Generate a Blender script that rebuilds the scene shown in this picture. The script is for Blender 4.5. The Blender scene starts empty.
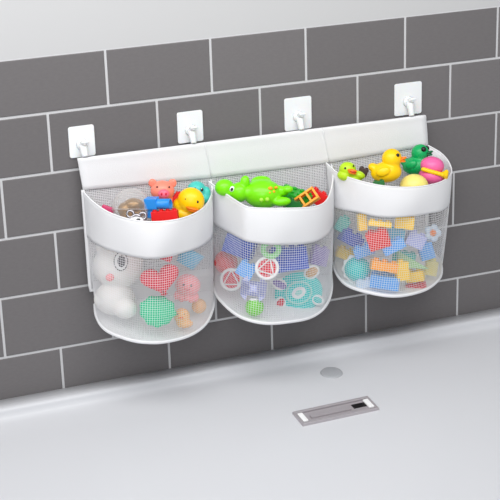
import bpy, bmesh, math, random
from mathutils import Matrix, Vector, Euler
from mathutils.bvhtree import BVHTree
random.seed(7)
PI = math.pi
SC = bpy.context.scene
COL = SC.collection

# ------------------------------------------------------------------ camera
F = 1505.08
YAW, PITCH, ROLL = -0.3603, -0.3487, 0.0313
CAM = Vector((-0.50415, -1.87527, 0.415245))
def cam_rot():
    Rz = Matrix.Rotation(YAW, 3, 'Z'); Rx = Matrix.Rotation(PITCH, 3, 'X'); Ry = Matrix.Rotation(ROLL, 3, 'Y')
    return Rz @ Rx @ Ry                     # columns: right, forward, up
VR = cam_rot()
def direction(px, py):
    return VR @ Vector(((px - 250) / F, 1, (250 - py) / F))
def at(px, py, y):
    """Point at depth y (metres before the wall) seen at a place of the photograph."""
    d = direction(px, py)
    return CAM + d * ((y - CAM.y) / d.y)
def onto(px, py, P, n):
    d = direction(px, py)
    return CAM + d * ((P - CAM).dot(n) / d.dot(n))
K = 0.00129                                 # metres per photograph pixel at the pockets

cd = bpy.data.cameras.new('camera'); cam = bpy.data.objects.new('camera', cd); COL.objects.link(cam)
cd.sensor_width = 36; cd.lens = F * 36 / 500; cd.clip_start = .05
M = Matrix((( VR[0][0], VR[0][2], -VR[0][1], CAM.x), (VR[1][0], VR[1][2], -VR[1][1], CAM.y), (VR[2][0], VR[2][2], -VR[2][1], CAM.z), (0, 0, 0, 1)))
cam.matrix_world = M
SC.camera = cam

# ------------------------------------------------------------------ materials
def lin(c):
    return tuple(((v / 255) / 12.92 if v / 255 <= .04045 else ((v / 255 + .055) / 1.055) ** 2.4) for v in c)
MATS = {}
def mat(name, rgb, rough=.4, metal=0, trans=0, bump=None, sss=0, spec=.5, var=0, emit=None, ior=1.45, coat=0):
    if name in MATS: return MATS[name]
    m = bpy.data.materials.new(name); m.use_nodes = True
    nt = m.node_tree; b = nt.nodes['Principled BSDF']
    c = lin(rgb) + (1,)
    b.inputs['Base Color'].default_value = c
    b.inputs['Roughness'].default_value = rough
    b.inputs['Metallic'].default_value = metal
    b.inputs['Transmission Weight'].default_value = trans
    b.inputs['Specular IOR Level'].default_value = spec
    b.inputs['IOR'].default_value = ior
    b.inputs['Coat Weight'].default_value = coat
    if sss:
        b.inputs['Subsurface Weight'].default_value = sss
        b.inputs['Subsurface Radius'].default_value = (1, .6, .4)
        b.inputs['Subsurface Scale'].default_value = .004
    tc = nt.nodes.new('ShaderNodeTexCoord')
    if var:
        nz = nt.nodes.new('ShaderNodeTexNoise'); nz.inputs['Scale'].default_value = 60; nz.inputs['Detail'].default_value = 3
        nt.links.new(tc.outputs['Object'], nz.inputs['Vector'])
        mp = nt.nodes.new('ShaderNodeMapRange'); mp.inputs[3].default_value = 1 - var; mp.inputs[4].default_value = 1 + var
        nt.links.new(nz.outputs['Fac'], mp.inputs[0])
        hs = nt.nodes.new('ShaderNodeHueSaturation'); hs.inputs['Color'].default_value = c
        nt.links.new(mp.outputs[0], hs.inputs['Value']); nt.links.new(hs.outputs[0], b.inputs['Base Color'])
    if bump:
        sc, st = bump
        nz = nt.nodes.new('ShaderNodeTexNoise'); nz.inputs['Scale'].default_value = sc; nz.inputs['Detail'].default_value = 2
        nt.links.new(tc.outputs['Object'], nz.inputs['Vector'])
        bp = nt.nodes.new('ShaderNodeBump'); bp.inputs['Strength'].default_value = st; bp.inputs['Distance'].default_value = .002
        nt.links.new(nz.outputs['Fac'], bp.inputs['Height']); nt.links.new(bp.outputs[0], b.inputs['Normal'])
    MATS[name] = m
    return m
def fabric(name, rgb, tl):
    """Woven cloth: diffuse with some light coming through."""
    m = mat(name, rgb, .9, bump=(900, .25), spec=.15)
    nt = m.node_tree; b = nt.nodes['Principled BSDF']; out = nt.nodes['Material Output']
    t = nt.nodes.new('ShaderNodeBsdfTranslucent'); t.inputs['Color'].default_value = lin(rgb) + (1,)
    mx = nt.nodes.new('ShaderNodeMixShader'); mx.inputs[0].default_value = tl
    nt.links.new(b.outputs[0], mx.inputs[1]); nt.links.new(t.outputs[0], mx.inputs[2]); nt.links.new(mx.outputs[0], out.inputs['Surface'])
    return m
W_FAB = fabric('white_polyester', (246, 246, 248), .15)
W_MESH = fabric('white_net_thread', (250, 250, 252), .35)
W_PIPE = fabric('white_binding', (247, 247, 249), .2)
def tile_mat():
    m = mat('grey_glazed_tile', (111, 108, 109), .38, spec=.18)
    nt = m.node_tree; b = nt.nodes['Principled BSDF']
    g = nt.nodes.new('ShaderNodeNewGeometry')
    mp = nt.nodes.new('ShaderNodeMapRange'); mp.inputs[3].default_value = .93; mp.inputs[4].default_value = 1.07
    nt.links.new(g.outputs['Random Per Island'], mp.inputs[0])
    tc = nt.nodes.new('ShaderNodeTexCoord')
    n2 = nt.nodes.new('ShaderNodeTexNoise'); n2.inputs['Scale'].default_value = 420; n2.inputs['Detail'].default_value = 4
    mg = nt.nodes.new('ShaderNodeMapping'); mg.inputs['Scale'].default_value = (.35, 1, 1)
    nt.links.new(tc.outputs['Object'], mg.inputs[0]); nt.links.new(mg.outputs[0], n2.inputs['Vector'])
    m2 = nt.nodes.new('ShaderNodeMapRange'); m2.inputs[3].default_value = .9; m2.inputs[4].default_value = 1.1
    nt.links.new(n2.outputs['Fac'], m2.inputs[0])
    mu = nt.nodes.new('ShaderNodeMath'); mu.operation = 'MULTIPLY'
    nt.links.new(mp.outputs[0], mu.inputs[0]); nt.links.new(m2.outputs[0], mu.inputs[1])
    hs = nt.nodes.new('ShaderNodeHueSaturation'); hs.inputs['Color'].default_value = lin((111, 108, 109)) + (1,)
    nt.links.new(mu.outputs[0], hs.inputs['Value']); nt.links.new(hs.outputs[0], b.inputs['Base Color'])
    return m
TILE = tile_mat()
GROUT = mat('pale_grout', (200, 200, 202), .9, bump=(700, .3))
PLASTER = mat('white_plaster', (189, 189, 190), .8, bump=(40, .05))
ENAMEL = mat('white_enamel', (210, 211, 215), .3, spec=.3)
CHROME = mat('brushed_chrome', (192, 186, 190), .5, metal=.55)
CHROME_D = mat('dull_steel', (172, 166, 170), .5, metal=.25)
CAPM = mat('pale_grey_cap', (172, 174, 178), .5)
HOOKM = mat('frosted_white_plastic', (236, 237, 238), .25, sss=.2)

def P(name, rgb, rough=.35, **k): return mat(name, rgb, rough, **k)
YEL = P('yellow_vinyl', (255, 205, 0)); ORG = P('orange_vinyl', (248, 128, 20)); BLK = P('black_paint', (25, 22, 24), .3)
WHT = P('white_vinyl', (245, 245, 245)); RED = P('red_plastic', (222, 22, 22)); BLU = P('blue_plastic', (40, 140, 225))
PIG = P('salmon_vinyl', (250, 140, 118)); PNK = P('pink_vinyl', (246, 105, 130)); TEA = P('teal_vinyl', (70, 195, 185))
LIM = P('lime_vinyl', (122, 226, 5), .3); GRN = P('green_plastic', (35, 165, 40)); DGR = P('dark_green_plastic', (20, 105, 40))
AMB = P('amber_plastic', (250, 165, 25)); EME = P('emerald_vinyl', (0, 165, 90)); MAG = P('rose_vinyl', (238, 105, 165))
CRM = P('cream_yellow_vinyl', (240, 225, 125)); NAV = P('royal_blue_plastic', (45, 85, 190)); LBL = P('light_blue_plastic', (95, 170, 240))
LAV = P('lavender_plastic', (175, 180, 225)); MINT = P('mint_vinyl', (25, 205, 150)); CRI = P('crimson_vinyl', (215, 32, 58))
LPK = P('pale_pink_vinyl', (250, 160, 165)); PEA = P('peach_vinyl', (252, 195, 130)); SKY = P('sky_blue_vinyl', (95, 195, 235))
PLU = mat('white_plush', (244, 242, 240), .95, bump=(500, .5), sss=.1)
TAN = P('tan_plastic', (215, 170, 120)); MAGD = P('magenta_plastic', (190, 20, 90)); SIL = mat('silver_plate', (160, 156, 160), .22, metal=.9)
GOLD = mat('brown_gold_beads', (150, 115, 70), .3, metal=.4); GREY = P('dark_grey_paint', (95, 92, 98)); TUR = P('turquoise_vinyl', (30, 212, 208))
VIO = P('violet_plastic', (140, 120, 190)); DRK = P('dark_brown_plastic', (70, 50, 45)); MUS = P('mustard_plastic', (255, 212, 55))
def glass():
    m = mat('clear_plastic', (250, 250, 250), .04, trans=0, spec=.5)
    nt = m.node_tree; b = nt.nodes['Principled BSDF']; out = nt.nodes['Material Output']
    b.inputs['Base Color'].default_value = (.75, .73, .72, 1)
    t = nt.nodes.new('ShaderNodeBsdfTransparent')
    lw = nt.nodes.new('ShaderNodeLayerWeight'); lw.inputs[0].default_value = .35
    mp = nt.nodes.new('ShaderNodeMapRange'); mp.inputs[3].default_value = .12; mp.inputs[4].default_value = .8
    nt.links.new(lw.outputs['Facing'], mp.inputs[0])
    mx = nt.nodes.new('ShaderNodeMixShader')
    nt.links.new(mp.outputs[0], mx.inputs[0]); nt.links.new(t.outputs[0], mx.inputs[1]); nt.links.new(b.outputs[0], mx.inputs[2])
    nt.links.new(mx.outputs[0], out.inputs['Surface'])
    return m
GLASS = glass()

# ------------------------------------------------------------------ mesh helpers
def link(name, bm, m, parent=None, smooth=True):
    me = bpy.data.meshes.new(name)
    bm.normal_update(); bm.to_mesh(me); bm.free()
    for p in me.polygons: p.use_smooth = smooth
    for mm in (m if isinstance(m, (list, tuple)) else [m]): me.materials.append(mm)
    o = bpy.data.objects.new(name, me); COL.objects.link(o)
    if parent: o.parent = parent
    return o
def bake(o):
    """Turn an object's modifiers into plain mesh."""
    dg = bpy.context.evaluated_depsgraph_get(); dg.update()
    me = bpy.data.meshes.new_from_object(o.evaluated_get(dg))
    old = o.data; o.modifiers.clear(); o.data = me; me.name = o.name
    bpy.data.meshes.remove(old)
    return o
def ell(bm, c, r, rot=(0, 0, 0), sub=3):
    mx = Matrix.Translation(Vector(c)) @ Euler(rot).to_matrix().to_4x4() @ Matrix.Diagonal((r[0], r[1], r[2], 1))
    return bmesh.ops.create_icosphere(bm, subdivisions=sub, radius=1, matrix=mx)['verts']
def box(bm, c, s, rot=(0, 0, 0), bev=0):
    mx = Matrix.Translation(Vector(c)) @ Euler(rot).to_matrix().to_4x4() @ Matrix.Diagonal((s[0], s[1], s[2], 1))
    vs = bmesh.ops.create_cube(bm, size=1, matrix=mx)['verts']
    if bev:
        es = list({e for v in vs for e in v.link_edges})
        bmesh.ops.bevel(bm, geom=es, offset=bev, segments=2, affect='EDGES', profile=.6)
    return vs
def cyl(bm, a, b, r1, r2=None, seg=20, cap=True):
    a = Vector(a); b = Vector(b); d = b - a
    q = Vector((0, 0, 1)).rotation_difference(d.normalized()).to_matrix().to_4x4()
    mx = Matrix.Translation((a + b) / 2) @ q
    return bmesh.ops.create_cone(bm, cap_ends=cap, segments=seg, radius1=r1, radius2=r1 if r2 is None else r2, depth=d.length, matrix=mx)['verts']
def tube(bm, pts, r, seg=8, closed=False):
    pts = [Vector(p) for p in pts]; n = len(pts); rings = []
    up = None
    for i, p in enumerate(pts):
        if closed: t = pts[(i + 1) % n] - pts[i - 1]
        else: t = pts[min(i + 1, n - 1)] - pts[max(i - 1, 0)]
        t.normalize()
        if up is None: up = t.orthogonal().normalized()
        up = (up - t * up.dot(t)).normalized(); s = t.cross(up)
        rr = r[i] if isinstance(r, (list, tuple)) else r
        rings.append([bm.verts.new(p + (up * math.cos(2 * PI * k / seg) + s * math.sin(2 * PI * k / seg)) * rr) for k in range(seg)])
    for i in range(n if closed else n - 1):
        A, B = rings[i], rings[(i + 1) % n]
        off = 0
        if closed and i == n - 1:
            off = min(range(seg), key=lambda o: sum((A[k].co - B[(k + o) % seg].co).length for k in range(seg)))
        for k in range(seg): bm.faces.new((A[k], A[(k + 1) % seg], B[(k + 1 + off) % seg], B[(k + off) % seg]))
    if not closed:
        bm.faces.new(rings[0][::-1]); bm.faces.new(rings[-1])
def torus(bm, c, R, r, axis='Y', n=32, seg=8, sx=1, sz=1):
    pts = []
    for i in range(n):
        a = 2 * PI * i / n; u, v = R * sx * math.cos(a), R * sz * math.sin(a)
        pts.append(Vector(c) + (Vector((u, 0, v)) if axis == 'Y' else Vector((u, v, 0)) if axis == 'Z' else Vector((0, u, v))))
    tube(bm, pts, r, seg, True)
def slab(bm, pts, y0, y1, bev=0):
    """Extrude an outline given in x, z between two depths."""
    f = bm.faces.new([bm.verts.new((x, y0, z)) for x, z in pts])
    r = bmesh.ops.extrude_face_region(bm, geom=[f])
    vs = [g for g in r['geom'] if isinstance(g, bmesh.types.BMVert)]
    bmesh.ops.translate(bm, verts=vs, vec=(0, y1 - y0, 0))
    bmesh.ops.recalc_face_normals(bm, faces=bm.faces[:])
    if bev:
        es = [e for e in bm.edges if len(e.link_faces) == 2 and e.calc_face_angle(0) > .9 and abs(e.verts[0].co.y - e.verts[1].co.y) < 1e-7]
        bmesh.ops.bevel(bm, geom=es, offset=bev, segments=2, affect='EDGES', profile=.6)
def spline(ctrl, n):
    """Catmull-Rom through the control points, evenly resampled to n points."""
    c = [Vector(p) for p in ctrl]; c = [c[0] * 2 - c[1]] + c + [c[-1] * 2 - c[-2]]
    d = []
    for i in range(1, len(c) - 2):
        p0, p1, p2, p3 = c[i - 1:i + 3]
        k1 = max((p1 - p0).length, 1e-6) ** .5; k2 = max((p2 - p1).length, 1e-6) ** .5; k3 = max((p3 - p2).length, 1e-6) ** .5
        for s in range(24):
            t0, t1, t2, t3 = 0, k1, k1 + k2, k1 + k2 + k3
            t = t1 + (t2 - t1) * s / 24
            A1 = p0 * ((t1 - t) / (t1 - t0)) + p1 * ((t - t0) / (t1 - t0))
            A2 = p1 * ((t2 - t) / (t2 - t1)) + p2 * ((t - t1) / (t2 - t1))
            A3 = p2 * ((t3 - t) / (t3 - t2)) + p3 * ((t - t2) / (t3 - t2))
            B1 = A1 * ((t2 - t) / (t2 - t0)) + A2 * ((t - t0) / (t2 - t0))
            B2 = A2 * ((t3 - t) / (t3 - t1)) + A3 * ((t - t1) / (t3 - t1))
            d.append(B1 * ((t2 - t) / (t2 - t1)) + B2 * ((t - t1) / (t2 - t1)))
    d.append(c[-2])
    L = [0]
    for a, b in zip(d, d[1:]): L.append(L[-1] + (b - a).length)
    out = []; j = 0
    for i in range(n):
        s = L[-1] * i / (n - 1)
        while j < len(L) - 2 and L[j + 1] < s: j += 1
        w = (s - L[j]) / max(L[j + 1] - L[j], 1e-9)
        out.append(d[j].lerp(d[j + 1], min(max(w, 0), 1)))
    return out
def tag(o, label, cat, group=None):
    o['label'] = label; o['category'] = cat
    if group: o['group'] = group
    return o
def empty(name, mw):
    o = bpy.data.objects.new(name, None); COL.objects.link(o); o.matrix_world = mw; o.empty_display_size = .01
    return o

# ------------------------------------------------------------------ wall
ZR = [-.0037, -.0797, -.1609, -.2433, -.3267, -.4119, -.4965]
JO = [[.0092, .155, .2936, .4457, .5939], [-.0733, .076, .224, .3716, .5186], [.008, .155, .298, .447, .5962],
      [-.076, .0755, .226, .3755, .5273], [-.1577, -.005, .148, .302, .457, .615], [-.0805, .0753, .2327, .3837, .537]]
bm = bmesh.new(); G = .0034; XL, XR = -1.2, 1.7
for r in range(6):
    z1, z0 = ZR[r], ZR[r + 1]
    j = list(JO[r])
    while j[0] > XL: j.insert(0, j[0] - .15)
    while j[-1] < XR: j.append(j[-1] + .15)
    for a, b in zip(j, j[1:]):
        x0, x1, lo, hi = a + G / 2, b - G / 2, z0 + G / 2, z1 - G / 2
        e = .0011
        o_ = [bm.verts.new((x, .0022, z)) for x, z in ((x0, lo), (x1, lo), (x1, hi), (x0, hi))]
        m_ = [bm.verts.new((x, .0004, z)) for x, z in ((x0 + .0002, lo + .0002), (x1 - .0002, lo + .0002), (x1 - .0002, hi - .0002), (x0 + .0002, hi - .0002))]
        i_ = [bm.verts.new((x, 0, z)) for x, z in ((x0 + e, lo + e), (x1 - e, lo + e), (x1 - e, hi - e), (x0 + e, hi - e))]
        for A, B in ((o_, m_), (m_, i_)):
            for k in range(4): bm.faces.new((A[k], A[(k + 1) % 4], B[(k + 1) % 4], B[k]))
        bm.faces.new(i_)
def quad(bm, y, x0, x1, z0, z1, mi):
    f = bm.faces.new([bm.verts.new(v) for v in ((x0, y, z0), (x1, y, z0), (x1, y, z1), (x0, y, z1))]); f.material_index = mi
quad(bm, .0012, XL, XR, -.60, ZR[0], 1)
box_v = box(bm, ((XL + XR) / 2, .0312, .55 + ZR[0] / 2), (XR - XL, .06, 1.1 - ZR[0]))
for v in box_v:
    for f in v.link_faces: f.material_index = 2
wall = link('wall_back', bm, [TILE, GROUT, PLASTER], smooth=False); wall['kind'] = 'structure'

# ------------------------------------------------------------------ bathtub
ZL = -.4725
prof = [(-.0005, -.62), (-.0005, ZL - .004), (-.0008, ZL), (-.024, ZL)]
for k in range(7):                                   # rolled edge of the ledge
    a = PI / 2 * k / 6; prof.append((-.026 - .006 * math.sin(a), ZL - .006 + .006 * math.cos(a)))
prof += [(-.0335, ZL - .011), (-.037, ZL - .014), (-.043, ZL - .0158)]
SL = math.radians(5); y1, z1 = prof[-1]
SLP = Vector((0, y1, z1)); SLN = Vector((0, -math.sin(SL), math.cos(SL)))
for k in range(1, 13): prof.append((y1 - .045 * k, z1 - .045 * k * math.tan(SL)))
ye, ze = prof[-1]
for k in range(1, 9):
    a = PI / 2 * k / 8; prof.append((ye - .05 * math.sin(a), ze - .05 + .05 * math.cos(a) - .004 * k / 8))
prof += [(ye - .055, ze - .42), (ye - .055, ze - .45)]
bm = bmesh.new(); NX = 30; rows = []
for i in range(NX + 1):
    x = -1.05 + 2.6 * i / NX
    rows.append([bm.verts.new((x, y, z)) for y, z in prof])
for A, B in zip(rows, rows[1:]):
    for k in range(len(prof) - 1): bm.faces.new((A[k], A[k + 1], B[k + 1], B[k]))
tub = empty('bathtub', Matrix.Translation((.25, -.3, -.95)))
tag(tub, 'white enamel bathtub rim and sloping deck along the foot of the tiled wall', 'bathtub')
def put(o, parent):
    o.parent = parent; o.matrix_parent_inverse = parent.matrix_world.inverted(); return o
put(link('tub_shell', bm, ENAMEL), tub)
AX = Vector((1, 0, 0)); AY = SLN.cross(AX)           # axes lying in the deck
c0 = onto(331.5, 373, SLP, SLN)
FR = Matrix((( AX.x, AY.x, SLN.x, c0.x), (AX.y, AY.y, SLN.y, c0.y), (AX.z, AY.z, SLN.z, c0.z), (0, 0, 0, 1)))
bm = bmesh.new()
prof2 = [(0, .0022), (.0125, .0021), (.0152, .0014), (.0162, 0)]
last = None
for r, h in prof2:
    ring = [bm.verts.new(FR @ Vector((r * math.cos(2 * PI * k / 40), r * math.sin(2 * PI * k / 40), h))) for k in range(40)] if r else [bm.verts.new(FR @ Vector((0, 0, h)))]
    if last:
        for k in range(40):
            if len(last) == 1: bm.faces.new((last[0], ring[k], ring[(k + 1) % 40]))
            else: bm.faces.new((last[k], ring[k], ring[(k + 1) % 40], last[(k + 1) % 40]))
    last = ring
cap = put(link('overflow_cap', bm, CAPM), tub); cap['label'] = 'flat pale grey round cap'
# slot overflow: chrome frame, sunk steel floor, two pale end tabs
q = [onto(*p, SLP, SLN) for p in ((294, 413), (376, 397), (376, 410), (295.5, 429))]
cc = sum(q, Vector()) / 4; ax = ((q[1] - q[0]) + (q[2] - q[3])).normalized(); ay = SLN.cross(ax)
L = .93 * ((q[1] - q[0]).length + (q[2] - q[3]).length) / 2; Wd = abs(((q[0] - q[3]) + (q[1] - q[2])).dot(ay)) / 2
FS = Matrix(((ax.x, ay.x, SLN.x, cc.x), (ax.y, ay.y, SLN.y, cc.y), (ax.z, ay.z, SLN.z, cc.z), (0, 0, 0, 1)))
slot = put(empty('overflow_slot', FS), tub)
def loc(o, parent): o.parent = parent; return o
def frame_bm(L, W, t, h, floor):
    bm = bmesh.new(); R = []
    for l, w, z in ((L, W, 0), (L, W, h * .8), (L - .001, W - .001, h), (L - 2 * t + .001, W - 2 * t + .001, h), (L - 2 * t, W - 2 * t, h * .8), (L - 2 * t, W - 2 * t, floor)):
        R.append([bm.verts.new((sx * l / 2, sy * w / 2, z)) for sx, sy in ((-1, -1), (1, -1), (1, 1), (-1, 1))])
    for A, B in zip(R, R[1:]):
        for k in range(4): bm.faces.new((A[k], A[(k + 1) % 4], B[(k + 1) % 4], B[k]))
    return bm
slot_frame = loc(link('slot_frame', frame_bm(L, Wd, .0042, .004, .0006), CHROME, smooth=False), slot)
bm = bmesh.new(); box(bm, (0, 0, .0008), (L - .010, Wd - .010, .0008)); box(bm, (-L * .08, -Wd * .06, .0025), (L * .52, Wd * .22, .003), bev=.0006)
loc(link('slot_floor', bm, CHROME_D, smooth=False), slot)
bm = bmesh.new(); box(bm, (L * .33, Wd * .05, .0014), (L * .2, Wd * .3, .0008))  # black plate stands in for the dark inside the slot, no hole cut
loc(link('slot_dark_plate', bm, BLK, smooth=False), slot)
for s in (-1, 1):
    bm = bmesh.new(); box(bm, (s * (L / 2 - .0075), 0, .0026), (.008, Wd * .62, .0030), bev=.0012)
    loc(link('end_tab', bm, WHT, smooth=False), slot)

# ------------------------------------------------------------------ organizer
YP = -.0125
org = empty('hanging_bath_organizer', Matrix.Translation((.217, -.012, -.41)))
tag(org, 'white hanging bath toy organizer with three net pockets on the grey tiles', 'bath organizer')
TL = at(77.5, 158.5, YP); TR = at(425.5, 115, YP); BL = at(83, 190, YP); BR = at(427.5, 145.5, YP)
BOT = [BL, at(209, 178, YP), at(327, 163, YP), BR]
bm = bmesh.new(); NXs = 60; fr = []; bk = []
def strip_pt(u, v, y):
    x = BL.x + (BR.x - BL.x) * u; k = 0
    while k < 2 and x > BOT[k + 1].x: k += 1
    b = BOT[k].lerp(BOT[k + 1], (x - BOT[k].x) / (BOT[k + 1].x - BOT[k].x))
    p = TL.lerp(TR, u).lerp(b, v); return Vector((p.x, y, p.z))
for i in range(NXs + 1):
    u = i / NXs
    seam = 1 - .55 * math.exp(-((u - .345) / .007) ** 2) - .55 * math.exp(-((u - .69) / .007) ** 2)
    c_ = []
    for v, t in ((0, .0), (0.01, .0016), (.05, .0024), (.12, .0018), (.3, .0022), (.6, .0026), (.85, .0022), (.97, .0028), (1, .0)):
        c_.append(bm.verts.new(strip_pt(u, v, YP - t * seam)))
    for v in (1, 0): c_.append(bm.verts.new(strip_pt(u, v, YP + .0022)))
    fr.append(c_)
n_ = len(fr[0])
for A, B in zip(fr, fr[1:]):
    for k in range(n_): bm.faces.new((A[k], A[(k + 1) % n_], B[(k + 1) % n_], B[k]))
bm.faces.new(fr[0]); bm.faces.new(fr[-1][::-1])
bmesh.ops.recalc_face_normals(bm, faces=bm.faces[:])
put(link('header_strip', bm, W_FAB), org)
for pa, pb in (((205, 143.5), (211.5, 177)), ((322.5, 128.5), (329.5, 162))):
    bm = bmesh.new(); a = at(*pa, YP - .0027); b = at(*pb, YP - .0027)
    tube(bm, [a.lerp(b, k / 6) for k in range(7)], .0007, 6)
    put(link('seam', bm, W_PIPE), org)
# lower back of the organizer: net with a bound edge
PBL = at(90.5, 290, YP); PBR = Vector((BR.x, YP, BR.z - .156))
def net(bm, grid, th, dp):
    """Square-mesh netting along a grid of points: every thread is a flat ribbon with thickness."""
    nr, nc = len(grid), len(grid[0])
    N = [[None] * nc for _ in range(nr)]
    for i in range(nr):
        for j in range(nc):
            a = grid[i][min(j + 1, nc - 1)] - grid[i][max(j - 1, 0)]; b = grid[min(i + 1, nr - 1)][j] - grid[max(i - 1, 0)][j]
            N[i][j] = a.cross(b).normalized()
    def run(pts, nrm):
        prev = None; n = len(pts)
        for i, p in enumerate(pts):
            t = (pts[min(i + 1, n - 1)] - pts[max(i - 1, 0)]).normalized(); s = t.cross(nrm[i]).normalized() * th / 2; d = nrm[i] * dp / 2
            ring = [bm.verts.new(p + s), bm.verts.new(p + d), bm.verts.new(p - s), bm.verts.new(p - d)]
            if prev:
                for k in range(4): bm.faces.new((prev[k], prev[(k + 1) % 4], ring[(k + 1) % 4], ring[k]))
            prev = ring
    for i in range(nr): run(grid[i], N[i])
    for j in range(nc): run([grid[i][j] for i in range(nr)], [N[i][j] for i in range(nr)])
bm = bmesh.new(); g_ = []
for i in range(62):
    v = i / 61
    g_.append([(lambda q: q.lerp(PBL.lerp(PBR, j / 200), v))(strip_pt(j / 200, 1, YP)) for j in range(201)])
net(bm, g_, .0016, .0007)
put(link('back_net', bm, W_MESH), org)
bm = bmesh.new()
tube(bm, [BL.lerp(PBL, k / 20) for k in range(20)] + [PBL.lerp(PBR, k / 40) for k in range(41)] + [PBR.lerp(BR, k / 20) for k in range(1, 21)], .0028, 8)
put(link('edge_binding', bm, W_PIPE), org)

POCK = []
def pocket(rim, mid, low, label, fold=None):
    rp = [at(*p) for p in rim]; mp = [at(*p) for p in mid]; lp = [at(*p) for p in low]
    NC = 91
    R_, B_, L_ = spline(rp, NC), spline(mp, NC), spline(lp, NC)
    band = []; NB = 12
    for i in range(NB + 1):
        t = i / NB; row = []
        for j in range(NC):
            u = j / (NC - 1); w = math.sin(PI * u)
            p = R_[j].lerp(B_[j], t)
            row.append(p + Vector((0, -.0025 * math.sin(PI * t) * w, 0)) + Vector((0, .0009 * w * math.sin(u * 23 + 2.1 * t) * t, 0)))
        band.append(row)
    sheet = []
    H = sum((B_[j] - L_[j]).length for j in range(NC)) / NC; NR = max(8, round(H / .0031))
    for i in range(NR + 1):
        t = i / NR; row = []
        for j in range(NC):
            u = j / (NC - 1); w = math.sin(PI * u)
            p = B_[j].lerp(L_[j], t); b = math.sin(PI * t) * w
            row.append(p + Vector((0, -.003 * b, 0)))
        sheet.append(row)
    # upper band: folded cloth, two layers deep, with a rolled rim
    bm = bmesh.new(); V = [[bm.verts.new(p) for p in row] for row in band]
    for A, B in zip(V, V[1:]):
        for k in range(NC - 1): bm.faces.new((A[k], B[k], B[k + 1], A[k + 1]))
    bmesh.ops.recalc_face_normals(bm, faces=bm.faces[:])
    root = put(link('pocket', bm, W_FAB), org); root['label'] = label
    md = root.modifiers.new('s', 'SOLIDIFY'); md.thickness = .0014; md.offset = 0
    bpy.context.view_layer.update(); bake(root)
    bm = bmesh.new(); tube(bm, R_, .0012, 8)
    put(link('rim_hem', bm, W_PIPE), root)
    bm = bmesh.new(); net(bm, sheet, .00054, .00042)
    put(link('net_front', bm, W_MESH), root)
    bm = bmesh.new(); tube(bm, L_, .0024, 8)
    put(link('bottom_piping', bm, W_PIPE), root)
    bm = bmesh.new()                                  # cloth base
    cen = sum(L_, Vector()) / NC + Vector((0, .012, -.002))
    rings = [[bm.verts.new(cen.lerp(p, t) + Vector((0, 0, -.004 * (1 - t * t)))) for p in L_] for t in (1, .8, .6, .4, .2, .02)]
    for A, B in zip(rings, rings[1:]):
        for k in range(NC): bm.faces.new((A[k], A[(k + 1) % NC], B[(k + 1) % NC], B[k]))
    bm.faces.new(rings[-1])
    put(link('pocket_base', bm, W_MESH), root)
    # surface for placing things against the cloth
    vs = []; fs = []
    for row in band + sheet[1:]:
        vs += row
    for i in range(NB + NR):
        for k in range(NC - 1): fs.append((i * NC + k, (i + 1) * NC + k, (i + 1) * NC + k + 1, i * NC + k + 1))
    bm = bmesh.new(); top = .033                      # cloth closing the back of the pocket below the panel
    g = [[bm.verts.new(L_[0].lerp(L_[-1], i / 30) + Vector((0, .0004, top * k / 4))) for i in range(31)] for k in range(5)]
    for A, B in zip(g, g[1:]):
        for k in range(30): bm.faces.new((A[k], A[k + 1], B[k + 1], B[k]))
    put(link('back_gusset', bm, W_MESH), root)
    POCK.append(BVHTree.FromPolygons(vs, fs))
y0 = -.0145
pocket([(83.5, 192, y0), (92, 201, -.038), (108, 212, -.07), (130, 219.5, -.098), (152, 222, -.112), (175, 220, -.112), (194, 214, -.092), (206, 205, -.066), (212, 192, -.036), (211, 180, y0)],
       [(87, 236, y0), (93, 242, -.036), (108, 249.5, -.068), (135, 257, -.1), (152, 258.5, -.112), (165, 257.5, -.112), (190, 250.5, -.094), (205, 244, -.066), (212.5, 235, -.036), (212.5, 222, y0)],
       [(95, 304, y0), (96.5, 316, -.032), (106, 330, -.066), (133, 340.5, -.1), (152, 342.5, -.11), (166, 341.5, -.108), (190, 335, -.092), (206, 323, -.065), (213, 306, -.036), (212.5, 290, y0)],
       'left net pocket')
pocket([(208, 181, y0), (226, 194, -.06), (245, 206, -.106), (250, 207.6, -.111), (285, 208.5, -.118), (316, 206.5, -.104), (326, 201, -.086), (331.5, 188, -.055), (333, 176, -.034), (331.5, 164, y0)],
       [(212, 223, y0), (228, 232, -.055), (244, 240.3, -.102), (249, 242, -.108), (272, 244.5, -.117), (306, 243.5, -.11), (324, 237, -.084), (332, 228, -.05), (333.5, 218, -.032), (332.5, 206, y0)],
       [(214, 282, y0), (215, 291, -.03), (222, 302, -.058), (241, 317, -.096), (264, 323, -.115), (290, 321.5, -.114), (312, 316.5, -.098), (326, 305, -.07), (331.5, 288, -.036), (331, 274, y0)],
       'middle net pocket')
pocket([(326, 163, y0), (338, 173, -.045), (358, 180.5, -.083), (380, 185.5, -.106), (405, 187.5, -.115), (428, 185.5, -.108), (444, 180.5, -.09), (451.5, 172, -.066), (448, 161, -.042), (440, 152.5, -.026), (428, 145.5, y0)],
       [(330, 204, y0), (336, 208, -.036), (355, 212, -.076), (380, 216.8, -.104), (408, 216.5, -.114), (428, 213.5, -.106), (443, 210, -.088), (449.5, 202, -.06), (445, 192, -.036), (432, 188, y0)],
       [(334, 262, y0), (336, 272, -.032), (347, 285, -.068), (371, 293, -.1), (395, 296, -.112), (420, 291.5, -.104), (434, 284, -.084), (441, 274, -.058), (440, 262, -.036), (432, 252, y0)],
       'right net pocket')

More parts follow.
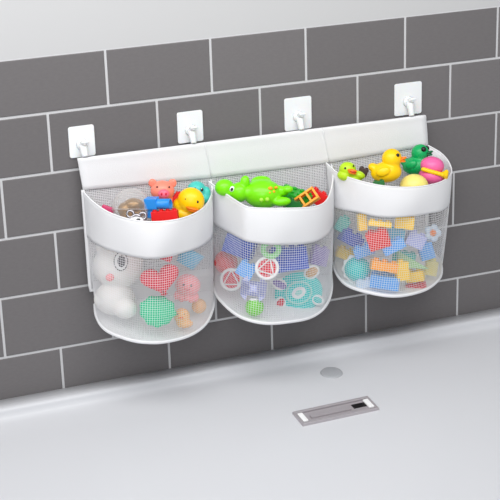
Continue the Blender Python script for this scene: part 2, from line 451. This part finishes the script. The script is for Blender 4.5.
# ------------------------------------------------------------------ adhesive hooks
def hook(px0, px1, pyt, pyb, label):
    a = at(px0, pyt + .8, 0); b = at(px1, pyt, 0); c = at(px0, pyb, 0)
    w = (b - a).length; h = (a - c).length; ctr = (b + c) / 2
    t = empty('adhesive_hook', Matrix.Translation(ctr)); tag(t, label, 'wall hook', 'adhesive hooks on the tiles')
    bm = bmesh.new(); r = .003; pts = []
    for cx, cz, a0 in ((w / 2 - r, h / 2 - r, 0), (-w / 2 + r, h / 2 - r, 90), (-w / 2 + r, -h / 2 + r, 180), (w / 2 - r, -h / 2 + r, 270)):
        for k in range(5):
            an = math.radians(a0 + 22.5 * k); pts.append((cx + r * math.cos(an), cz + r * math.sin(an)))
    slab(bm, pts, -.0003, -.0025, .0006)
    loc(link('plate', bm, HOOKM, smooth=False), t)
    bm = bmesh.new()                                     # boss, then an arm dropping to the strip with an upturned tip
    z0 = -.004; zb = TL.lerp(TR, (ctr.x - TL.x) / (TR.x - TL.x)).z - ctr.z
    cyl(bm, (0, -.002, z0), (0, -.0062, z0), .0085, .0065, 24)
    pth = [(0, -.005, z0 + .001), (0, -.0085, z0 - .004), (0, -.0108, z0 - .010), (.0005, -.0122, zb + .003), (.0005, -.0128, zb + .0012)]
    tube(bm, pth, [.0056, .0052, .0046, .0042, .0038], 12)
    tube(bm, [(0, -.0062, z0 + .002), (.0005, -.0115, z0 + .0035), (.0008, -.0142, z0 + .006)], [.0042, .0034, .0028], 10)
    box(bm, (.0012, -.0148, z0 + .006), (.010, .0025, .0035), bev=.001)
    loc(link('hook_arm', bm, HOOKM), t)
hook(68.5, 94.5, 125, 157, 'white square adhesive hook farthest left, above the organizer\'s left end')
hook(177, 202.5, 110.5, 142.5, 'white square adhesive hook above the join of left and middle pockets')
hook(284, 311, 96.5, 130, 'white square adhesive hook above the lime green toy\'s pocket, third from left')
hook(394, 421, 82, 115, 'white square adhesive hook farthest right, at the organizer\'s right end')

# ------------------------------------------------------------------ toys
def view(px, py, y, rot=(0, 0, 0)):
    p = at(px, py, y)
    return Matrix.Translation(p) @ VR.to_4x4() @ Euler([math.radians(a) for a in rot]).to_matrix().to_4x4()
def behind(pk, px, py, r):
    """Depth at which a thing of radius r (pixels) seen there just clears the net of pocket pk."""
    d = direction(px, py).normalized(); b = POCK[pk]
    hit = b.ray_cast(CAM, d)[0]
    if hit is None: return -.06
    rr = r * K + .0022; t = (hit - CAM).length + rr
    for k in range(60):
        p = CAM + d * t; n = b.find_nearest(p)
        if n[3] >= rr: break
        t += .0012
    return min(p.y, -.018 - r * K * .3)
def toy(name, label, cat, mw, group=None):
    return tag(empty(name, mw), label, cat, group)
def solo(name, label, cat, mw, bm, m, group=None, smooth=False):
    o = link(name, bm, m, smooth=smooth); o.matrix_world = mw
    return tag(o, label, cat, group)
def blob(t, name, m, parts, vox=.0011, solo_tag=None, mw=None):
    bm = bmesh.new()
    for p in parts: ell(bm, [v * K for v in p[:3]], [v * K for v in p[3:6]], [math.radians(a) for a in p[6:9]] if len(p) > 6 else (0, 0, 0))
    o = link(name, bm, m)
    if len(parts) > 1:
        md = o.modifiers.new('r', 'REMESH'); md.mode = 'VOXEL'; md.voxel_size = vox; md.use_smooth_shade = True
        ms = o.modifiers.new('s', 'SMOOTH'); ms.iterations = 4; ms.factor = .5
        bpy.context.view_layer.update(); bake(o)
        for p in o.data.polygons: p.use_smooth = True
    if t: o.parent = t
    return o
def dot(t, name, m, c, r, rot=(0, 0, 0), sub=2):
    bm = bmesh.new(); ell(bm, [v * K for v in c], [v * K for v in (r if isinstance(r, tuple) else (r, r, r))], [math.radians(a) for a in rot], sub)
    return loc(link(name, bm, m), t)
def brick(w, d, h, nx, ny, bev=.5, hollow=False):
    """Stud block, sizes in pixels."""
    bm = bmesh.new(); box(bm, (0, 0, 0), (w * K, d * K, h * K), bev=bev * K)
    sx, sy = w / nx, d / ny; r = min(sx, sy) * .3
    for i in range(nx):
        for j in range(ny):
            x, y = (-w / 2 + sx * (i + .5)) * K, (-d / 2 + sy * (j + .5)) * K
            cyl(bm, (x, y, h / 2 * K - .0002), (x, y, (h / 2 + r * .8) * K), r * K, seg=14)
    return bm

def duck(px, py, y, rot, s, body, beak, label, eye=BLK, big_eye=1, white_eye=False):
    """Bath duck: plump body with a tail, round head, flat bill, eyes; facing local +x, turned towards us by rot."""
    t = toy('rubber_duck', label, 'rubber duck', view(px, py, y, rot))
    b = blob(t, 'body', body, [(0, 0, -1 * s, 14 * s, 11 * s, 9.5 * s), (-11 * s, 0, 4 * s, 5 * s, 5.5 * s, 4 * s, 0, 30, 0), (6 * s, 0, 11 * s, 9 * s, 8.6 * s, 8.8 * s), (5 * s, 0, 4 * s, 8 * s, 7.5 * s, 6 * s)])
    for k in (-1, 1): dot(t, 'wing', body, (-2 * s, k * 10 * s, 1 * s), (7 * s, 2.5 * s, 4.5 * s), (0, -12, 0))
    blob(t, 'bill', beak, [(15 * s, 0, 10 * s, 4.6 * s, 4.6 * s, 1.5 * s, 0, -12, 0), (14.5 * s, 0, 8 * s, 4 * s, 3.9 * s, 1.2 * s, 0, 10, 0)], vox=.0007)
    for k in (-1, 1):
        if white_eye: dot(t, 'eye_white', WHT, (11.5 * s, k * 5.2 * s, 14 * s), 2.6 * s)
        dot(t, 'eye', eye, ((13 if white_eye else 11.7) * s, k * (6.1 if white_eye else 5.6) * s, 14.2 * s), 1.7 * s * big_eye)
    return t

# ---- left pocket, heap at the rim
t = toy('clear_ball', 'clear plastic ball holding brown beads beside the blue pipe piece', 'ball', view(131.5, 207.5, -.06) @ Matrix.Scale(1.1, 4))
bm = bmesh.new(); ell(bm, (0, 0, 0), (18 * K,) * 3, sub=4); loc(link('shell', bm, GLASS), t)
blob(t, 'beads', GOLD, [(2, 1, 2, 10, 9, 7), (-5, 0, -2, 8, 7, 7), (8, 2, -4, 5, 6, 5), (-1, 0, -9, 10, 9, 5), (4, -3, 3, 4, 4, 4), (-7, 2, 1, 5, 5, 4)])
bm = bmesh.new(); torus(bm, (0, 0, -2 * K), 18.15 * K, .5 * K, 'Z', 48); loc(link('seam_ring', bm, GLASS), t)
t = toy('silver_rattle', 'small silver rattle with two loops and a white face, in front of clear ball', 'rattle', view(136.5, 217, -.091))
blob(t, 'face', WHT, [(0, 0, -4, 7.5, 5, 5), (0, -2, -5, 5, 4, 3)])
for k in (-1, 1):
    bm = bmesh.new(); torus(bm, (k * 6.2 * K, 0, (2 - k) * K), 3.4 * K, 1.3 * K, 'Y', 24); loc(link('loop', bm, SIL), t)
bm = bmesh.new(); tube(bm, [((-4 + 8 * i / 12) * K, -2 * K, (.5 + 1.6 * math.sin(PI * i / 12)) * K) for i in range(13)], 1.5 * K, 8); loc(link('brow_bar', bm, SIL), t)
dot(t, 'eye', BLK, (2.2, -5.4, -2.6), (2.2, 1.2, 1.2))
# blue pipe piece: square nut and an open tube
t = toy('pipe_block', 'blue pipe building block with square nut and open tube, below the pig', 'toy block', view(152, 203, -.078, (18, 0, -18)))
bm = bmesh.new(); box(bm, (0, 0, 0), (13 * K, 11 * K, 11 * K), bev=.8 * K); box(bm, (-1 * K, 1 * K, -10 * K), (9 * K, 9 * K, 10 * K), bev=.6 * K); loc(link('nut', bm, BLU, smooth=False), t)
bm = bmesh.new()
rr = [(5.5, 5.2), (20, 5.2), (20, 4.1), (8, 4.1)]; last = None
for x, r in rr:
    ring = [bm.verts.new((x * K, r * K * math.cos(2 * PI * k / 24), r * K * math.sin(2 * PI * k / 24) - 1 * K)) for k in range(24)]
    if last:
        for k in range(24): bm.faces.new((last[k], last[(k + 1) % 24], ring[(k + 1) % 24], ring[k]))
    last = ring
bm.faces.new(last); bmesh.ops.recalc_face_normals(bm, faces=bm.faces[:])
loc(link('tube', bm, BLU), t)
solo('toy_block', 'long red block at the front rim between blue piece and yellow duck', 'toy block', view(165, 215.5, -.0935, (10, -4, -8)), brick(27, 9, 10, 4, 1), RED, 'stud blocks of the left pocket')
solo('toy_block', 'red block wedged behind the yellow duck, right of the pig', 'toy block', view(179, 200, -.042, (10, 38, 10)), brick(15, 12, 12, 2, 2), RED, 'stud blocks of the left pocket')
bm = bmesh.new(); box(bm, (0, 0, 0), (14 * K, 8 * K, 8 * K), bev=2 * K)
solo('toy_block', 'magenta block tucked in the left corner of the left pocket', 'toy block', view(108, 210, -.045, (0, 20, 0)), bm, MAGD, 'stud blocks of the left pocket')
# pig
t = toy('toy_pig', 'salmon pink toy pig with pink snout at back of left pocket', 'toy pig', view(162.5, 190.5, -.05, (8, 0, 4)))
blob(t, 'body', PIG, [(0, 0, 0, 12.5, 11, 10.5), (0, 6, -10, 11, 9, 10)])
for k in (-1, 1): blob(t, 'ear', PIG, [(k * 10.2, 1, 7.5, 4.6, 2.4, 4.6, 0, k * 25, 0), (k * 11.2, 0, 9.2, 3, 1.8, 3)])
dot(t, 'snout', PNK, (1.2, -10.2, -2.6), (6, 3.6, 5), sub=3)
for k in (-1, 1):
    dot(t, 'nostril', CRI, (1.2 + k * 2.2, -13.4, -2.2), (1, .8, 1.6)); dot(t, 'eye', BLK, (k * 6.2 + .6, -9.2, 4.6), .95)
# teal octopus
t = toy('toy_octopus', 'teal toy octopus peeking out behind the yellow duck', 'toy octopus', view(196.5, 190, -.036, (5, 0, 6)))
blob(t, 'body', TEA, [(0, 0, 0, 10, 9.5, 9.5), (7, -1, -9, 7, 7, 6), (-5, 0, -10, 6, 7, 5), (10, 0, -3, 5, 6, 7)])
for k in (-1, 1):
    dot(t, 'eye', BLK, (1.5 + k * 3.6, -8.9, 1 - k * .2), (1.5, .8, 1.9)); dot(t, 'eye_glint', WHT, (1 + k * 3.6, -9.8, 1.8), .6)
bm = bmesh.new(); tube(bm, [((1.5 + 2 * math.cos(a)) * K, -9.5 * K, (-1.5 + 1.6 * math.sin(a)) * K) for a in [PI + PI * i / 8 for i in range(9)]], .4 * K, 6); loc(link('mouth', bm, BLK), t)
# yellow duck looking at us
t = toy('rubber_duck', 'yellow rubber duck facing out at the right end of the left pocket', 'rubber duck', view(190.5, 203, -.063, (12, 12, -4)) @ Matrix.Scale(1.08, 4))
blob(t, 'body', YEL, [(0, 0, 2, 13.2, 11.4, 13.2), (-3, 3, -12, 14, 12, 8.5), (-8, 2, -4, 9, 9, 7), (5, 0, -2, 7, 8, 6)])
blob(t, 'bill', ORG, [(4, -11.6, -2.4, 6.6, 4, 1.6, 0, 0, 0), (4, -11, -4.6, 5, 3.6, 1.5)], vox=.0007)
dot(t, 'eye', BLK, (-3.8, -9.6, 4.4), (1.5, .9, 1.6)); dot(t, 'eye', BLK, (7.2, -8.6, 4.2), (1.4, .9, 1.6))

# ---- left pocket, behind the net
def heap(pk, px, py, r, rot=(0, 0, 0), dy=0): return view(px, py, behind(pk, px, py, r) + dy, rot)
t = toy('plush_bear', 'white plush bear with round grey eye and pink cheek behind left net', 'plush toy', heap(0, 118, 270, 29.5))
blob(t, 'body', PLU, [(0, 0, 4, 27, 24, 23), (-4, 4, -30, 22, 20, 18), (8, -8, -40, 13, 12, 11), (-16, 0, 24, 8, 7, 8)], vox=.0018)
dot(t, 'eye_ring', WHT, (5, -22.5, 9), (7.2, 3, 9.6), sub=3); dot(t, 'pupil', GREY, (5.6, -24.2, 9.3), (4.4, 2.2, 6.4), sub=3)
bm = bmesh.new(); torus(bm, (5 * K, -23.6 * K, 9.1 * K), 7 * K, .4 * K, 'Y', 36, 6, sz=1.34); loc(link('eye_outline', bm, GREY), t)
dot(t, 'cheek', LPK, (-6.5, -21.6, -7.5), (4.4, 2.2, 4), sub=3)
bm = bmesh.new(); N_ = 40; pts = []
for i in range(N_):
    a = 2 * PI * i / N_; x = 16 * math.sin(a) ** 3; z = 13 * math.cos(a) - 5 * math.cos(2 * a) - 2 * math.cos(3 * a) - math.cos(4 * a)
    pts.append((x * 1.28 * K, z * 1.08 * K))
slab(bm, pts[::-1], -8 * K, 8 * K, 3.2 * K)
solo('foam_heart', 'crimson heart shaped bath toy behind left net, above mint shell', 'bath toy', heap(0, 160.5, 279, 15, (0, -14, 0)), bm, CRI, smooth=True)
bm = bmesh.new(); pts = []
for i in range(72):
    a = 2 * PI * i / 72; r = 18.4 + .9 * math.cos(9 * a)
    x, z = r * math.cos(a), r * math.sin(a)
    if z < 0: x *= 1 - .012 * abs(z); z *= .98
    pts.append((x * 1.04 * K, z * .9 * K))
slab(bm, pts, -8 * K, 8 * K, 3.2 * K)
solo('toy_shell', 'mint green scalloped shell toy low in the left pocket', 'bath toy', heap(0, 157.5, 311.5, 18, (0, 8, 0)), bm, MINT, smooth=True)
t = toy('toy_jellyfish', 'pink smiling jellyfish toy behind left net, right of the heart', 'bath toy', heap(0, 187.5, 288, 14, (0, 6, 8)))
blob(t, 'body', LPK, [(0, 0, 3, 13.5, 12, 12)] + [(-10 + 5 * i, -1 + 2 * abs(i - 2), -9 - (i % 2) * 1.5, 3.6, 4, 5) for i in range(5)])
for k in (-1, 1): dot(t, 'eye', BLK, (-1.5 + k * 4, -11.6, 3), (1, .8, 1.4))
bm = bmesh.new(); tube(bm, [((-1.5 + 2.4 * math.cos(a)) * K, -11.9 * K, (0 + 2 * math.sin(a)) * K) for a in [PI + PI * i / 8 for i in range(9)]], .5 * K, 6); loc(link('mouth', bm, CRI), t)
t = toy('rubber_duck', 'small peach rubber duck at lower right of the left pocket', 'rubber duck', heap(0, 182, 317, 12, (0, 0, 10)))
blob(t, 'body', PEA, [(0, 0, 1, 8.5, 8, 8.5), (3, 1, -7, 9, 8, 5)])
dot(t, 'bill', ORG, (-2, -8, -.5), (3.2, 2.4, 1.2))
for k in (-1, 1): dot(t, 'eye', BLK, (-2 + k * 3.4, -6.8, 3.2), .8)
bm = bmesh.new()
rr = [(0, -9), (10, -9), (13, 8), (14, 9), (12, 9), (9.4, -7), (0, -7)]; last = None
for r, z in rr:
    ring = [bm.verts.new((r * K * math.cos(2 * PI * k / 28), r * K * math.sin(2 * PI * k / 28), z * K)) for k in range(28)] if r else [bm.verts.new((0, 0, z * K))]
    if last:
        for k in range(28):
            k2 = (k + 1) % 28
            if len(last) == 1: bm.faces.new((last[0], ring[k], ring[k2]))
            elif len(ring) == 1: bm.faces.new((last[k], last[k2], ring[0]))
            else: bm.faces.new((last[k], last[k2], ring[k2], ring[k]))
    last = ring
bmesh.ops.recalc_face_normals(bm, faces=bm.faces[:])
solo('stacking_cup', 'light blue stacking cup behind left net, above the jellyfish', 'toy cup', heap(0, 189, 258, 15.5, (0, 30, 0)), bm, SKY, smooth=True)
solo('toy_block', 'crimson block just under the left pocket\'s white band, above the heart', 'toy block', heap(0, 163, 252, 10, (10, 20, 14)), brick(20, 14, 14, 2, 2), CRI, 'stud blocks of the left pocket')
solo('toy_ball', 'tan ball at bottom right of left pocket beside the peach duck', 'ball', heap(0, 199, 306, 8), (lambda b: (ell(b, (0, 0, 0), (8 * K,) * 3), b)[1])(bmesh.new()), PEA, smooth=True)

# ---- middle pocket, heap at the rim
t = toy('toy_dragon', 'lime green toy dragon lying on its side in the middle pocket', 'toy dragon', view(258, 194, -.068, (10, -4, 0)))
blob(t, 'body', LIM, [(5, 0, 0, 21, 18, 15.5, 0, 8, 0), (-10, -2, 3, 11, 11, 9), (4, 8, 12, 11, 6, 6), (22, -3, 2, 11, 6, 6, 0, 6, 0), (31, -6, 3.5, 6, 4.5, 4.2), (24, -12, -8, 10, 5, 5)], vox=.0013)
blob(t, 'head', LIM, [(-19, -4, 4, 10.5, 10, 10.5), (-13, -6, 14, 5.2, 4.4, 7.5, 0, 14, 0), (-34.5, -1, 9.5, 10.2, 9, 9), (-25, -3, 4, 8, 8, 6)])
dot(t, 'eye_white', WHT, (-26.6, -10.4, 8.6), (2.6, 1.8, 3.2), (0, 24, 0)); dot(t, 'pupil', BLK, (-26.9, -11.9, 8.4), (1.4, 1, 1.9), (0, 24, 0))
for x, z, r in ((13, 7, 2.6), (16, 3, 2.2), (19, 7, 2), (12, 2.6, 1.6)): dot(t, 'spot', AMB, (x, -15.2 + (x - 12) * .5, z), (r, 1.6, r * .8))
for x in (9, 15): dot(t, 'foot_pad', P('pale_lime_vinyl', (170, 235, 70)), (x - 6, -17, -4), (2.4, 1.4, 2.4))
solo('toy_block', 'flat green stud plate under the dragon\'s feet in middle pocket', 'toy block', view(296, 195, -.058, (22, 18, -12)), brick(34, 22, 7, 4, 2), GRN, 'stud blocks of the middle pocket')
solo('toy_block', 'dark green block half hidden behind the dragon\'s feet', 'toy block', view(293, 206, -.093, (12, 24, 10)), brick(16, 12, 12, 2, 2), DGR, 'stud blocks of the middle pocket')
# amber window frame block
bm = bmesh.new()
w, h, d, tt = 24, 12, 9, 2.2
for x in (-w / 2, 0 - w / 6, w / 6, w / 2): box(bm, (x * K, 0, 0), (tt * K, d * K, h * K), bev=.3 * K)
for z in (-h / 2, h / 2): box(bm, (0, 0, z * K), ((w + tt) * K, d * K, tt * K), bev=.3 * K)
solo('window_block', 'amber window frame block leaning at right of the middle pocket', 'toy block', view(306, 199.5, -.086, (-12, -34, -8)), bm, AMB, 'stud blocks of the middle pocket')
solo('toy_block', 'bright red block in the right corner of the middle pocket', 'toy block', view(317, 197, -.061, (14, 28, 8)), brick(19, 14, 14, 2, 2), RED, 'stud blocks of the middle pocket')

# ---- middle pocket, behind the net
def button(px, py, rot, label, tri):
    t = toy('button_disc', label, 'bath toy', heap(1, px, py, 13, rot))
    bm = bmesh.new(); slab(bm, [(12 * K * math.cos(2 * PI * i / 40), 12 * K * math.sin(2 * PI * i / 40)) for i in range(40)], -4 * K, 4 * K, 1 * K)
    loc(link('disc', bm, CRI), t)
    bm = bmesh.new(); torus(bm, (0, -4 * K, 0), 11.2 * K, 1.7 * K, 'Y', 40, sz=.97); loc(link('outer_ring', bm, WHT), t)
    bm = bmesh.new(); tube(bm, [(10.2 * math.cos(a) * K, -4.6 * K, 10.2 * math.sin(a) * K) for a in tri], 1.5 * K, 8, True); loc(link('triangle', bm, WHT), t)
    return t
button(267, 268, (0, -12, 0), 'red disc with white ring and triangle, upper of two behind middle net', [math.radians(a) for a in (60, 180, 300)])
button(232.5, 279.5, (0, 0, -16), 'red disc with white ring and triangle, lower left of two behind middle net', [math.radians(a) for a in (90, 210, 330)])
bm = bmesh.new(); pts = []
for i in range(4):
    a = math.radians(45 + 90 * i)
    for dx, l in ((-2.8, 4.2), (-2.8, 14), (2.8, 14)):
        if dx < 0 and l < 5: continue
        pts.append(((l * math.cos(a) + dx * math.sin(a)) * K, (l * math.sin(a) - dx * math.cos(a)) * K))
    b = a + PI / 4; pts.append((4 * math.cos(b) * K, 4 * math.sin(b) * K))
slab(bm, pts, -3.5 * K, 3.5 * K, .8 * K)
solo('cross_piece', 'lavender cross piece behind middle net between discs and green ball', 'bath toy', heap(1, 253.5, 288.5, 12, (0, 6, 0)), bm, LAV)
t = toy('toy_ball', 'lime green ball with pale cap low in the middle pocket', 'ball', heap(1, 254.5, 307, 10))
dot(t, 'ball', P('spring_green_vinyl', (120, 215, 60)), (0, 0, 0), 10, sub=3); dot(t, 'cap', WHT, (0, -1, 7.5), (6.5, 6, 3.4), sub=3)
# turtle seen from above
t = toy('toy_turtle', 'teal toy turtle with white outlined patches behind middle net', 'toy turtle', heap(1, 298.5, 292.5, 27, (0, -14, 0)) @ Matrix.Scale(1.06, 4))
bm = bmesh.new(); ell(bm, (0, 0, 0), (25 * K, 8 * K, 21 * K), sub=4); loc(link('shell', bm, TUR), t)
lim = [(18, 17, 9, 7, TAN, 20), (-17, 13, 10, 6, VIO, -40), (-21, -6, 8, 6, CRI, 40), (17, -12, 7, 5.6, TUR, -35)]
for x, z, a, b, m, an in lim:
    bm = bmesh.new(); ell(bm, (x * K, -4 * K, z * K), (a * K, 3.6 * K, b * K), (0, math.radians(-an), 0)); f = loc(link('flipper', bm, WHT), t)
    bm = bmesh.new(); ell(bm, (x * K, -6 * K, z * K), ((a - 2.2) * K, 2.6 * K, (b - 2.2) * K), (0, math.radians(-an), 0)); f2 = loc(link('flipper_patch', bm, m), f)
bm = bmesh.new(); torus(bm, (0, -7.4 * K, 0), 13 * K, 1 * K, 'Y', 40, sz=.85); loc(link('shell_ring', bm, P('pale_teal_vinyl', (165, 228, 220))), t)
dot(t, 'hub', WHT, (0, -7, 0), (8, 2.6, 6), (0, -14, 0), 3); dot(t, 'hub_centre', P('pale_teal_vinyl', (165, 228, 220)), (0, -9, 0), (4, 1.6, 2.6), (0, -14, 0), 3)
solo('toy_ball', 'red ball against the left side of the middle net', 'ball', heap(1, 226, 262, 18), (lambda b: (ell(b, (0, 0, 0), (13 * K,) * 3), b)[1])(bmesh.new()), P('tomato_vinyl', (232, 60, 60)), smooth=True)
NAVB = 'blue blocks behind the middle net'
solo('toy_block', 'royal blue block under the band\'s left fold in the middle pocket', 'toy block', heap(1, 240, 246, 18, (8, 20, -12)), brick(32, 18, 20, 3, 2), NAV, NAVB)
solo('toy_block', 'royal blue block centred under the middle pocket\'s white band', 'toy block', heap(1, 289, 259, 20, (6, -8, 5)), brick(38, 18, 24, 4, 2), NAV, NAVB)
solo('toy_block', 'light blue block between red disc and left fold of middle net', 'toy block', heap(1, 246, 270, 12, (4, 30, 0)), brick(18, 12, 16, 2, 1), LBL, NAVB)
solo('toy_block', 'violet blue block at the right edge of the middle net', 'toy block', heap(1, 319, 256, 13, (6, 12, 14)), brick(18, 14, 20, 2, 1), VIO, NAVB)
bm = bmesh.new(); torus(bm, (0, 0, 0), 8 * K, 3 * K, 'Y', 32, 10)
solo('toy_ring', 'pale green ring just under the middle pocket\'s band', 'toy ring', heap(1, 271, 249, 9, (20, 0, 0)), bm, P('pale_green_vinyl', (150, 220, 150)), smooth=True)

# ---- right pocket, heap at the rim
LY = P('lime_yellow_vinyl', (185, 225, 30))
t = toy('rubber_duck', 'lime yellow duckling with orange red bill at left of right pocket', 'rubber duck', view(347.5, 169, -.056, (6, 0, 0)) @ Matrix.Scale(.92, 4))
blob(t, 'body', LY, [(0, 0, 0, 10, 9, 8.5), (-3, 1, -7, 9, 9, 7), (13, 0, -7, 8, 7, 5, 0, 18, 0), (7, 3, -11, 11, 9, 6)])
blob(t, 'bill', ORG, [(5, -9, -1.5, 6, 3.4, 2, 0, 10, 0), (5, -8.6, -4.2, 5, 3, 1.6, 0, 14, 0)], vox=.0007)
dot(t, 'mouth', P('brick_red_paint', (205, 60, 20)), (5.6, -11.2, -2.6), (3.6, 1.4, 1.5), (0, 12, 0))
dot(t, 'eye', BLK, (-3.2, -8.2, 1.2), (1.3, .9, 1.5)); dot(t, 'eye', BLK, (6.6, -6.8, 4), (1.1, .9, 1.3))
duck(386, 171, -.078, (12, -4, -8), 1.2, YEL, ORG, 'large yellow rubber duck in profile at the middle of the right pocket')
duck(416, 164.5, -.046, (8, -6, -24), 1.1, EME, P('dark_emerald_vinyl', (0, 105, 60)), 'emerald green duck with black eyes at back of right pocket', big_eye=1.6)
t = toy('toy_ball', 'rose pink ball with yellow strap at the right end of right pocket', 'ball', view(431.5, 170, -.067, (8, 8, -6)) @ Matrix.Scale(1.06, 4))
bm = bmesh.new()
ell(bm, (0, 0, 4.5 * K), (12.5 * K, 12 * K, 9.5 * K), sub=4); ell(bm, (1 * K, 0, -6 * K), (13.5 * K, 12.5 * K, 9 * K), sub=4); loc(link('ball', bm, MAG), t)
blob(t, 'strap', YEL, [(-8 + 3.2 * i, -11.6 + .12 * (i - 3) ** 2 * 1.1, .4 - .45 * i, 3, 2.4, 2.4) for i in range(7)] + [(13.6, -7, -2.4, 4.2, 4, 3.6), (15.4, -5, .4, 2.4, 3, 2.6), (15.4, -5, -5, 2.4, 3, 2.6)], vox=.0008)
solo('toy_ball', 'pale cream yellow ball at the front rim of the right pocket', 'ball', view(414, 186, -.0875), (lambda b: (ell(b, (0, 0, 0), (15.5 * K, 13 * K, 13 * K), sub=4), b)[1])(bmesh.new()), CRM, smooth=True)
solo('toy_block', 'dark brown block between duckling and large yellow duck', 'toy block', view(363, 172, -.045, (10, 20, 0)), brick(10, 8, 9, 2, 1), DRK, 'stud blocks of the right pocket')
solo('toy_block', 'small dark green block at front rim below the large yellow duck', 'toy block', view(379, 184, -.098, (8, -8, -6)), brick(12, 5, 7, 2, 1), DGR, 'stud blocks of the right pocket')

# ---- right pocket, behind the net
GB = 'stud blocks of the right pocket'
t = toy('toy_ball', 'turquoise ball with white scalloped rim low left in right pocket', 'ball', heap(2, 357.5, 269, 16))
dot(t, 'ball', TUR, (0, -1, 0), (14.5, 13, 13.5), sub=4)
bm = bmesh.new(); pts = []
for i in range(60):
    a = 2 * PI * i / 60; r = 16.6 + .9 * math.cos(12 * a); pts.append((r * K * math.cos(a), r * K * math.sin(a)))
slab(bm, pts, 0, 4 * K, .8 * K); loc(link('scalloped_rim', bm, WHT), t)
def B(px, py, r, rot, dims, m, label, dy=0): solo('toy_block', label, 'toy block', heap(2, px, py, r, rot, dy), brick(*[v * 1.13 for v in dims[:3]], *dims[3:]), m, GB)
B(378.5, 239, 12, (14, -18, -10), (21, 16, 17, 2, 2), RED, 'red stud block at the centre of the right net')
B(362, 222, 8, (6, -6, 10), (8, 8, 16, 1, 1), MUS, 'upright yellow block under the right pocket\'s band, leftmost of the yellow ones')
B(380, 224, 7, (4, 6, 0), (22, 8, 5, 3, 1), MUS, 'thin yellow stud strip above the red block in right net')
B(405, 222, 11, (10, 8, -8), (18, 12, 12, 2, 1), MUS, 'yellow block under the band above the pale blue blocks')
B(351, 239, 14, (8, 28, 16), (22, 14, 12, 2, 1), NAV, 'royal blue block left of the red block in right net')
B(342, 225, 11, (0, 30, 0), (12, 12, 14, 1, 1), TEA, 'teal block at the upper left of the right net')
B(393, 246, 10, (12, -26, 0), (22, 12, 10, 3, 1), LBL, 'light blue block right of the red block in right net')
B(415, 240, 12.5, (6, 24, 6), (18, 14, 14, 2, 1), LAV, 'lavender block at right of the right net below the flower')
B(384, 266, 9, (8, 10, 4), (26, 12, 9, 3, 1), AMB, 'amber block right of the turquoise ball')
B(385, 281, 14, (14, 8, -6), (28, 16, 13, 3, 1), LBL, 'light blue block at the bottom of the right pocket')
B(401, 271, 9, (6, -8, 22), (13, 10, 18, 1, 1), MUS, 'upright yellow block low in the right pocket')
B(415, 276, 12, (10, -6, -14), (18, 12, 10, 2, 1), MUS, 'yellow block lying at lower right of right pocket')
B(416, 286, 12, (8, -10, -10), (20, 10, 6, 2, 1), CRI, 'crimson plate at the bottom right of right pocket')
B(345, 254, 8, (10, 20, 10), (18, 10, 10, 2, 1), MUS, 'mustard block above the left edge of the turquoise ball', .012)
B(364, 251, 8, (6, -20, 0), (20, 10, 10, 2, 1), LBL, 'light blue block between the red block and the turquoise ball', .014)
B(404, 257, 8, (10, 12, 0), (22, 10, 10, 3, 1), TEA, 'teal block hidden behind the pale green wedge', .03)
B(426, 251, 12, (6, -16, 0), (14, 12, 16, 1, 1), LBL, 'light blue block at the right edge of right net below the flower')
B(431, 268, 8, (6, 10, 0), (12, 12, 14, 1, 1), CRM, 'cream block at the lower right edge of right net')
B(364, 283, 9, (10, -6, 0), (16, 10, 8, 2, 1), P('pale_blue_vinyl', (205, 222, 240)), 'pale blue block under the turquoise ball', .006)
B(396, 234, 8, (8, 6, 0), (16, 10, 10, 2, 1), SKY, 'sky blue block behind the yellow one under the right band', .022)
bm = bmesh.new(); slab(bm, [(-17 * K, 10 * K), (19 * K, -11 * K), (-15 * K, -9 * K)][::-1], -5 * K, 5 * K, 1 * K)
solo('wedge_block', 'pale green wedge block sloping across the right of right net', 'toy block', heap(2, 412, 259, 17, (4, 0, 0)), bm, P('sage_plastic', (160, 205, 150)), GB)
t = toy('toy_flower', 'small white toy flower with orange centre at right of right net', 'bath toy', heap(2, 432.5, 233, 9, (0, 0, 10)))
blob(t, 'petals', P('pale_blue_vinyl', (205, 222, 240)), [(6 * math.cos(a), 0, 6 * math.sin(a), 4.4, 3, 4.4) for a in [2 * PI * i / 5 for i in range(5)]])
dot(t, 'centre', ORG, (0, -2.4, 0), (3.6, 2.4, 3.6), sub=3)

# ------------------------------------------------------------------ light
w = bpy.data.worlds.new('world'); SC.world = w; w.use_nodes = True
w.node_tree.nodes['Background'].inputs[0].default_value = (.96, .98, 1, 1)
w.node_tree.nodes['Background'].inputs[1].default_value = .45
def area(name, loc_, tgt, size, power, col=(1, 1, 1)):
    l = bpy.data.lights.new(name, 'AREA'); l.shape = 'RECTANGLE'; l.size, l.size_y = size; l.energy = power; l.color = col
    o = bpy.data.objects.new(name, l); COL.objects.link(o); o.location = loc_
    o.rotation_euler = (Vector(tgt) - Vector(loc_)).to_track_quat('-Z', 'Y').to_euler()
    return o
area('overhead_softbox', (-.1, -.60, .62), (.12, 0, -.2), (1.7, .45), 12.4, (1, .995, .985))  # added softbox near the wall, no lamp seen; brightens the upper tiles
area('front_fill', (-.9, -2.5, .9), (.2, 0, -.15), (1.4, 1.0), 18.5, (.98, .99, 1))  # added fill from behind the camera for upright faces, no window seen

vs = SC.view_settings
vs.view_transform = 'Standard'; vs.look = 'None'; vs.gamma = 1; vs.use_curve_mapping = False; vs.exposure = 0
